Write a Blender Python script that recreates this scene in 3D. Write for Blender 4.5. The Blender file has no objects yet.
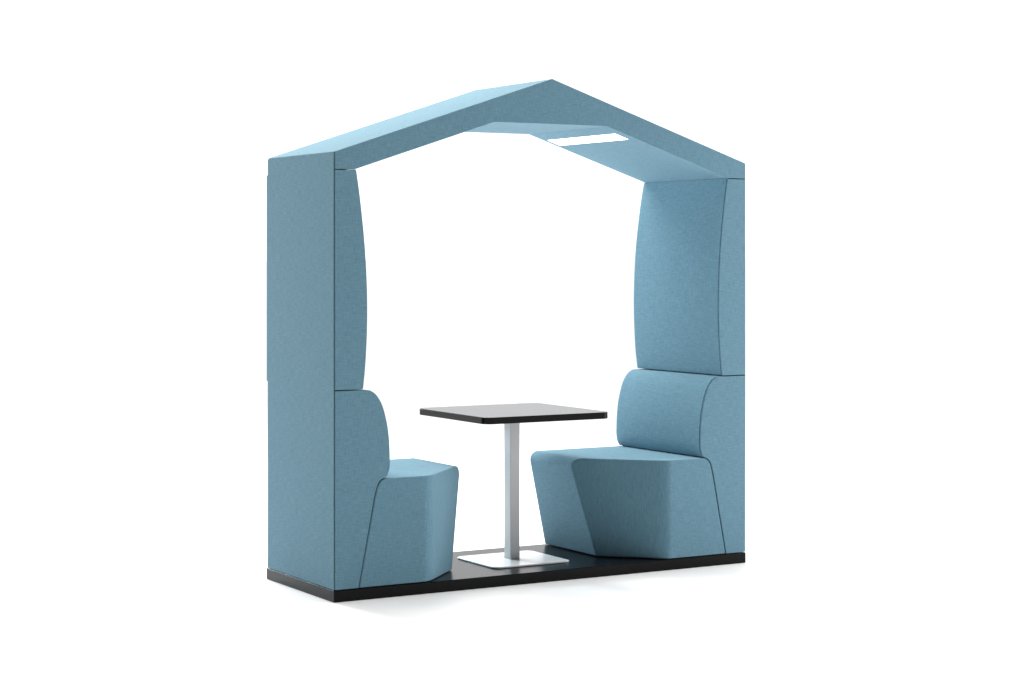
import bpy, bmesh, math
from mathutils import Vector

C = bpy.context.scene.collection
L, D = 2.204, 0.7165            # booth length and depth (m)
ZB = 0.0508                  # top of the base platform
ZS, ZE, ZP = 1.8663, 1.9415, 2.3043   # roof seam, eave, ridge
YAW = 0.5288

# ------------------------------------------------------------------ materials
def new_mat(name):
    m = bpy.data.materials.new(name); m.use_nodes = True
    nt = m.node_tree
    return m, nt, nt.nodes['Principled BSDF']

def fabric_material():
    m, nt, b = new_mat('woven_blue_fabric')
    N, K = nt.nodes, nt.links
    tc = N.new('ShaderNodeTexCoord')
    def streak(sx, sy, sz, detail=3.0):
        mp = N.new('ShaderNodeMapping'); mp.inputs['Scale'].default_value = (sx, sy, sz)
        n = N.new('ShaderNodeTexNoise'); n.inputs['Scale'].default_value = 1.0
        n.inputs['Detail'].default_value = detail; n.inputs['Roughness'].default_value = 0.65
        K.new(tc.outputs['Object'], mp.inputs['Vector']); K.new(mp.outputs['Vector'], n.inputs['Vector'])
        return n.outputs['Fac']
    def math_(op, a, c):
        n = N.new('ShaderNodeMath'); n.operation = op
        for i, v in enumerate((a, c)):
            if isinstance(v, (int, float)): n.inputs[i].default_value = v
            else: K.new(v, n.inputs[i])
        return n.outputs[0]
    along_x = streak(24, 300, 300, 2.0); along_y = streak(300, 24, 300, 2.0); along_z = streak(300, 300, 24, 2.0)
    # each thread direction only shows on faces it runs along
    sep = N.new('ShaderNodeSeparateXYZ'); K.new(tc.outputs['Normal'], sep.inputs[0])
    def on_face(sig, axis):
        w_ = math_('MINIMUM', math_('MULTIPLY', math_('SUBTRACT', 1.0, math_('ABSOLUTE', sep.outputs[axis], 0)), 2.2), 1.0)
        return math_('MULTIPLY', math_('SUBTRACT', sig, 0.5), w_)
    cloth = math_('ADD', math_('ADD', on_face(along_x, 0), on_face(along_y, 1)), on_face(along_z, 2))   # about 0 on average
    mottled = streak(5, 5, 5, 2.0)
    v = math_('ADD', math_('MULTIPLY', cloth, 1.3), math_('MULTIPLY', math_('SUBTRACT', mottled, 0.5), 0.08))
    v = math_('ADD', v, 0.5)
    ramp = N.new('ShaderNodeValToRGB')
    ramp.color_ramp.elements[0].color = (0.087, 0.190, 0.256, 1)
    ramp.color_ramp.elements[1].color = (0.171, 0.314, 0.400, 1)
    K.new(v, ramp.inputs['Fac']); K.new(ramp.outputs['Color'], b.inputs['Base Color'])
    bump = N.new('ShaderNodeBump'); bump.inputs['Strength'].default_value = 0.07; bump.inputs['Distance'].default_value = 0.002
    K.new(cloth, bump.inputs['Height']); K.new(bump.outputs['Normal'], b.inputs['Normal'])
    b.inputs['Roughness'].default_value = 0.9
    b.inputs['Specular IOR Level'].default_value = 0.15
    b.inputs['Sheen Weight'].default_value = 0.15
    b.inputs['Sheen Roughness'].default_value = 0.45
    b.inputs['Sheen Tint'].default_value = (0.8, 0.93, 1, 1)
    return m

def dark_material(name, col, rough, spec=0.5, grain=600):
    m, nt, b = new_mat(name); N, K = nt.nodes, nt.links
    tc = N.new('ShaderNodeTexCoord')
    n = N.new('ShaderNodeTexNoise'); n.inputs['Scale'].default_value = grain; n.inputs['Detail'].default_value = 2
    K.new(tc.outputs['Object'], n.inputs['Vector'])
    r = N.new('ShaderNodeMapRange')
    r.inputs['To Min'].default_value = rough - 0.05; r.inputs['To Max'].default_value = rough + 0.05
    K.new(n.outputs['Fac'], r.inputs['Value']); K.new(r.outputs[0], b.inputs['Roughness'])
    bump = N.new('ShaderNodeBump'); bump.inputs['Strength'].default_value = 0.04; bump.inputs['Distance'].default_value = 0.0005
    K.new(n.outputs['Fac'], bump.inputs['Height']); K.new(bump.outputs['Normal'], b.inputs['Normal'])
    b.inputs['Base Color'].default_value = (*col, 1)
    b.inputs['Specular IOR Level'].default_value = spec
    return m

FABRIC = fabric_material()
BLACK = dark_material('black_laminate', (0.0035, 0.0035, 0.004), 0.26, 0.15)
TOPMAT = dark_material('black_table_laminate', (0.002, 0.002, 0.0022), 0.20, 0.19)
METAL = dark_material('satin_aluminium', (0.47, 0.485, 0.50), 0.45)
METAL.node_tree.nodes['Principled BSDF'].inputs['Metallic'].default_value = 0.6
PLATE = dark_material('polished_steel', (0.93, 0.935, 0.94), 0.28)
PLATE.node_tree.nodes['Principled BSDF'].inputs['Metallic'].default_value = 0.15

LAMP, nt, b = new_mat('lit_diffuser')
b.inputs['Base Color'].default_value = (0.9, 0.9, 0.9, 1)
b.inputs['Emission Color'].default_value = (1, 0.99, 0.97, 1)
b.inputs['Emission Strength'].default_value = 3.0

FLOOR, nt, b = new_mat('studio_floor')
n = nt.nodes.new('ShaderNodeTexNoise'); n.inputs['Scale'].default_value = 3.0
r = nt.nodes.new('ShaderNodeMapRange'); r.inputs['To Min'].default_value = 0.42; r.inputs['To Max'].default_value = 0.5
nt.links.new(n.outputs['Fac'], r.inputs['Value']); nt.links.new(r.outputs[0], b.inputs['Roughness'])
b.inputs['Base Color'].default_value = (0.87, 0.873, 0.88, 1)
b.inputs['Specular IOR Level'].default_value = 0.3

# ------------------------------------------------------------------ mesh helpers
def link(name, bm, mat, parent=None, bevel=0.0, seg=3, angle=35):
    bmesh.ops.recalc_face_normals(bm, faces=bm.faces)
    me = bpy.data.meshes.new(name)
    for f in bm.faces: f.smooth = True
    bm.to_mesh(me); bm.free()
    me.set_sharp_from_angle(angle=math.radians(30))
    me.materials.append(mat)
    o = bpy.data.objects.new(name, me); C.objects.link(o)
    if parent: o.parent = parent
    if bevel:
        md = o.modifiers.new('soft_edges', 'BEVEL'); md.width = bevel; md.segments = seg
        md.limit_method = 'ANGLE'; md.angle_limit = math.radians(angle)
        md.use_clamp_overlap = True
    wn = o.modifiers.new('flat_faces', 'WEIGHTED_NORMAL'); wn.keep_sharp = True; wn.weight = 60
    return o

def prism(pts, y0, y1, bm=None):
    """closed outline in the x-z plane carried from depth y0 to y1"""
    bm = bm or bmesh.new()
    a = [bm.verts.new((x, y0, z)) for x, z in pts]
    c = [bm.verts.new((x, y1, z)) for x, z in pts]
    n = len(pts)
    for i in range(n):
        bm.faces.new((a[i], a[(i+1) % n], c[(i+1) % n], c[i]))
    bm.faces.new(a); bm.faces.new(list(reversed(c)))
    return bm

def loft(pts, y0, y1, rad, right, swell):
    """closed outline carried in depth, its bulging inner side rolled over at the rear"""
    secs = [(y0, 0.0)] + [(y1-rad+rad*math.sin(a), rad-rad*math.cos(a)) for a in [math.pi/2*k/7 for k in range(8)]]
    bm = bmesh.new(); rings = []
    for y, s in secs:
        g = swell*(y-y0)/(y1-y0)
        q = [(x-s+g*min(1, (x-.09)/.06) if x > .09 else x, z) for x, z in pts]
        rings.append([bm.verts.new((L-x if right else x, y, z)) for x, z in q])
    n = len(pts)
    for a, c in zip(rings, rings[1:]):
        for i in range(n): bm.faces.new((a[i], a[(i+1) % n], c[(i+1) % n], c[i]))
    bm.faces.new(list(reversed(rings[0]))); bm.faces.new(rings[-1])
    return bm

def slab(pts, z0, z1):
    bm = bmesh.new()
    a = [bm.verts.new((x, y, z0)) for x, y in pts]; c = [bm.verts.new((x, y, z1)) for x, y in pts]
    n = len(pts)
    for i in range(n):
        bm.faces.new((a[i], a[(i+1) % n], c[(i+1) % n], c[i]))
    bm.faces.new(list(reversed(a))); bm.faces.new(c)
    return bm

def rounded_rect(cx, cy, hx, hy, r, n=8):
    out = []
    for sx, sy, a0 in ((1, 1, 0), (-1, 1, 90), (-1, -1, 180), (1, -1, 270)):
        for k in range(n+1):
            a = math.radians(a0 + 90*k/n)
            out.append((cx+sx*(hx-r)+r*math.cos(a), cy+sy*(hy-r)+r*math.sin(a)))
    return out

def spline(p, n=6):
    out = []
    for i in range(len(p)-1):
        p0 = p[max(i-1, 0)]; p1 = p[i]; p2 = p[i+1]; p3 = p[min(i+2, len(p)-1)]
        for k in range(n):
            t = k/n
            out.append(tuple(0.5*((2*b_)+(-a_+c_)*t+(2*a_-5*b_+4*c_-d_)*t*t+(-a_+3*b_-3*c_+d_)*t**3)
                             for a_, b_, c_, d_ in zip(p0, p1, p2, p3)))
    out.append(p[-1])
    return out

def side(pts, right):
    return [(L-x, z) for x, z in reversed(pts)] if right else pts

def thing(name, label, cat, loc):
    o = bpy.data.objects.new(name, None); C.objects.link(o)
    o.location = loc; o['label'] = label; o['category'] = cat
    return o

# ------------------------------------------------------------------ the booth
booth = thing('meeting_booth', 'blue fabric two seat meeting booth with a gabled roof on a low black platform', 'booth', (0, 0, 0))

link('base_platform', prism([(.0002, 0), (L-.0002, 0), (L-.0002, ZB), (.0002, ZB)], 0.0, 0.731), BLACK, booth, 0.0022, 2)

IN = 0.0057      # where the upholstered blocks start behind the side panels
ROOFSL = (ZP-ZE)/(L/2)
roof_pts = [(IN, ZS+.0022), (IN, ZE+IN*ROOFSL), (L/2, ZP), (L-IN, ZE+IN*ROOFSL), (L-IN, ZS+.0022),
            (2.0975, ZS+.0022), (1.4025, 2.0964), (0.7975, 2.0964), (0.1025, ZS+.0022)]
roof = link('roof', prism(roof_pts, 0.0, D), FABRIC, booth, 0.0025, 3, 15)

# light set flush in the right slope of the ceiling
A = Vector((1.4025, 0, 2.0964)); B = Vector((2.0975, 0, ZS+.0022)); T = (B-A).normalized(); Nn = Vector((T.z, 0, -T.x))
if Nn.z > 0: Nn = -Nn
bm = bmesh.new()
quad = []
for s, y in ((0.092, 0.066), (0.168, 0.066), (0.168, 0.678), (0.092, 0.678)):
    quad.append(A + T*s + Vector((0, y, 0)))
lo = [bm.verts.new(p + Nn*0.0015) for p in quad]; hi = [bm.verts.new(p - Nn*0.02) for p in quad]
bm.faces.new(lo); bm.faces.new(list(reversed(hi)))
for i in range(4): bm.faces.new((lo[i], lo[(i+1) % 4], hi[(i+1) % 4], hi[i]))
lp = link('ceiling_light', bm, LAMP, roof)
lp['label'] = 'long white light strip set flush in the sloping ceiling'

upper_curve = spline([(.1040, 1.864), (.1075, 1.856), (.1265, 1.7276), (.147, 1.54), (.158, 1.35), (.1588, 1.19), (.151, 1.03), (.1395, .9165)], 7)
upper = [(IN, .9150), (IN, ZS-.0024), (.0985, ZS-.0024)] + upper_curve[0:] + [(.136, .9150)]
lower_curve = spline([(.155, .9102), (.168, .9090), (.180, .9050), (.2025, .889), (.225, .858), (.2425, .815), (.2575, .755), (.2665, .69), (.2700, .63), (.270, .58), (.263, .546), (.251, .5265)], 5)
lower_foot = spline([(.251, .5265), (.236, .5225), (.226, .5165), (.216, .507), (.208, .493), (.202, .475)], 4)[1:] + [(.192, .4360), (.1170, .0538)]
lower = [(IN, .0538), (IN, .9102)] + lower_curve + lower_foot
seat_back = [(.1215, .0538), (.1968, .4355)] + spline([(.2063, .4735), (.212, .490), (.2195, .503), (.229, .5128), (.240, .5188), (.256, .5215)], 4)
# nose: 42 mm radius between the top and the undercut front
R = 0.042
ZT = 0.5215
u = Vector((0.708-0.805, 0, 0.0538-ZT)).normalized()
apex = (0.805, ZT)
turn = math.acos(max(-1, min(1, Vector((1, 0, 0)).dot(u))))
td = R*math.tan(turn/2)
c0 = (apex[0]-td, ZT-R)
nose = []
for k in range(13):
    a = math.pi/2 - turn*k/12
    nose.append((c0[0]+R*math.cos(a), c0[1]+R*math.sin(a)))
seat_front_end = [(0.708, .0538)]

X0, CH = 0.470, 1.0       # chamfer start and slope on the front corner of the seat
RW = 0.033
def front_y(x):
    if x <= X0-RW: return 0.0
    if x >= X0+RW: return (x-X0)*CH
    t = (x-(X0-RW))/(2*RW)
    return CH*RW*t*t
def seat_mesh(right):
    # outline with extra columns where the front face turns into the chamfer
    cols = [X0-RW+2*RW*k/12 for k in range(13)]
    top = [(x, ZT) for x in cols]; bot = [(x, .0538) for x in reversed(cols)]
    left = seat_back; rightp = nose + seat_front_end
    bm = bmesh.new()
    mx = (lambda x: L-x) if right else (lambda x: x)
    def column(pts, yf): return [bm.verts.new((mx(x), yf(x), z)) for x, z in pts]
    ring = left + top + rightp + bot
    f = [bm.verts.new((mx(x), front_y(x), z)) for x, z in ring]
    k = [bm.verts.new((mx(x), D, z)) for x, z in ring]
    n = len(ring); nl, nt_, nr = len(left), len(top), len(rightp)
    for i in range(n): bm.faces.new((f[i], f[(i+1) % n], k[(i+1) % n], k[i]))
    bm.faces.new(list(reversed(k)))
    tf = f[nl:nl+nt_]; bf = list(reversed(f[nl+nt_+nr:]))       # matching top and bottom columns
    bm.faces.new(f[:nl] + [tf[0], bf[0]])
    for i in range(nt_-1): bm.faces.new((tf[i], tf[i+1], bf[i+1], bf[i]))
    bm.faces.new([tf[-1]] + f[nl+nt_:nl+nt_+nr] + [bf[-1]])
    return bm

FP = 0.0115      # thickness of the sewn-on front facing of each back
for right in (False, True):
    # outer side panel
    x0, x1 = (L-0.003, L) if right else (0.0, 0.003)
    bm = bmesh.new()
    rr = 0.016
    yz = [(0.0035, ZB+.003), (D, ZB+.003)] + [(D-rr+rr*math.cos(a), ZE-rr+rr*math.sin(a)) for a in [math.pi/2*k/6 for k in range(7)]] + [(0.0035, ZE)]
    a = [bm.verts.new((x0, y, z)) for y, z in yz]; c = [bm.verts.new((x1, y, z)) for y, z in yz]
    for i in range(len(yz)): bm.faces.new((a[i], a[(i+1) % len(yz)], c[(i+1) % len(yz)], c[i]))
    bm.faces.new(list(reversed(a))); bm.faces.new(c)
    link('side_panel', bm, FABRIC, booth, 0.0012, 2)
    hd = link('headrest_panel', loft(upper, FP, D+.024, .028, right, .013), FABRIC, booth, 0.0035, 3)
    link('front_facing', prism(side(upper, right), 0.0, FP-.0055), FABRIC, hd, 0.0025, 3)
    bk = link('backrest', loft(lower, FP, D+.006, .014, right, .014), FABRIC, booth, 0.0035, 3)
    link('front_facing', prism(side(lower, right), 0.0, FP-.0055), FABRIC, bk, 0.0025, 3)
    link('seat', seat_mesh(right), FABRIC, booth, 0.0055, 3)

# ------------------------------------------------------------------ the table
table = thing('pedestal_table', 'small square black topped table on a silver post and steel foot plate', 'table', (1.1, 0.359, ZB))
def tpart(name, pts, z0, z1, mat, bev):
    o = link(name, slab(pts, z0-ZB, z1-ZB), mat, table, bev, 3)
    return o
ZTAB = 0.7625
tpart('tabletop', rounded_rect(0, 0, .337, .337, .042), ZTAB-.031, ZTAB, TOPMAT, .0018)
tpart('post', rounded_rect(0, .0055, .0255, .031, .003, 3), ZB+.0085, ZTAB-.0312, METAL, 0)
tpart('foot_plate', rounded_rect(0, -.006, .208, .193, .035), ZB+.0006, ZB+.0082, PLATE, .002)

# ------------------------------------------------------------------ setting
bm = bmesh.new()
S = 400
vs = [bm.verts.new((x, y, 0)) for x, y in ((-S, -S), (S, -S), (S, S), (-S, S))]
bm.faces.new(vs)
fl = link('floor', bm, FLOOR); fl['kind'] = 'structure'; fl.location.z = -0.0005

# ------------------------------------------------------------------ light
w = bpy.data.worlds.new('World'); bpy.context.scene.world = w; w.use_nodes = True
nt = w.node_tree; N, K = nt.nodes, nt.links
bg = N['Background']
tc = N.new('ShaderNodeTexCoord')
dot = N.new('ShaderNodeVectorMath'); dot.operation = 'DOT_PRODUCT'
dot.inputs[1].default_value = (0.70, 0.714, 0)
K.new(tc.outputs['Generated'], dot.inputs[0])
mr = N.new('ShaderNodeMapRange'); mr.interpolation_type = 'SMOOTHSTEP'
mr.inputs['From Min'].default_value = 0.35; mr.inputs['From Max'].default_value = 0.82
mr.inputs['To Min'].default_value = 0.02; mr.inputs['To Max'].default_value = 1.32
K.new(dot.outputs['Value'], mr.inputs['Value'])
K.new(mr.outputs[0], bg.inputs['Strength'])
bg.inputs['Color'].default_value = (0.98, 0.99, 1.0, 1)

def area(name, loc, target, size, power, col=(1, 1, 1)):
    l = bpy.data.lights.new(name, 'AREA'); l.shape = 'SQUARE'; l.size = size; l.energy = power; l.color = col
    o = bpy.data.objects.new(name, l); C.objects.link(o); o.location = loc
    o.rotation_euler = (Vector(target)-Vector(loc)).to_track_quat('-Z', 'Y').to_euler()
    return o
s = bpy.data.lights.new('overhead_key', 'SUN'); s.energy = 3.15; s.angle = math.radians(45); s.color = (1, 0.975, 0.94)
so = bpy.data.objects.new('overhead_key', s); C.objects.link(so)
so.rotation_euler = (Vector((0.02, 0.02, -1))).to_track_quat('-Z', 'Y').to_euler()

area('side_lamp', (6.0, -1.5, 1.7), (1.2, 0.2, 0.8), 2.2, 215)
area('rear_lamp', (-0.4, 6.4, 2.2), (1.9, 0.4, 0.7), 1.2, 370, (0.76, 0.92, 1.0))
area('rear_high_lamp', (0.8, 3.6, 5.6), (1.2, 0.8, 0.3), 3.4, 440, (1.0, 0.965, 0.91))

# ------------------------------------------------------------------ camera
cam = bpy.data.cameras.new('camera'); co = bpy.data.objects.new('camera', cam); C.objects.link(co)
co.location = (-3.6487, -7.7634, 1.4995)
co.rotation_euler = (math.pi/2, 0, -YAW)
cam.sensor_width = 36; cam.lens = 69.808; cam.shift_y = -0.08509
cam.clip_end = 1500
sc = bpy.context.scene; sc.camera = co
sc.render.resolution_x, sc.render.resolution_y = 1024, 683
sc.view_settings.view_transform = 'Standard'; sc.view_settings.look = 'None'
sc.view_settings.exposure = 0; sc.view_settings.gamma = 1
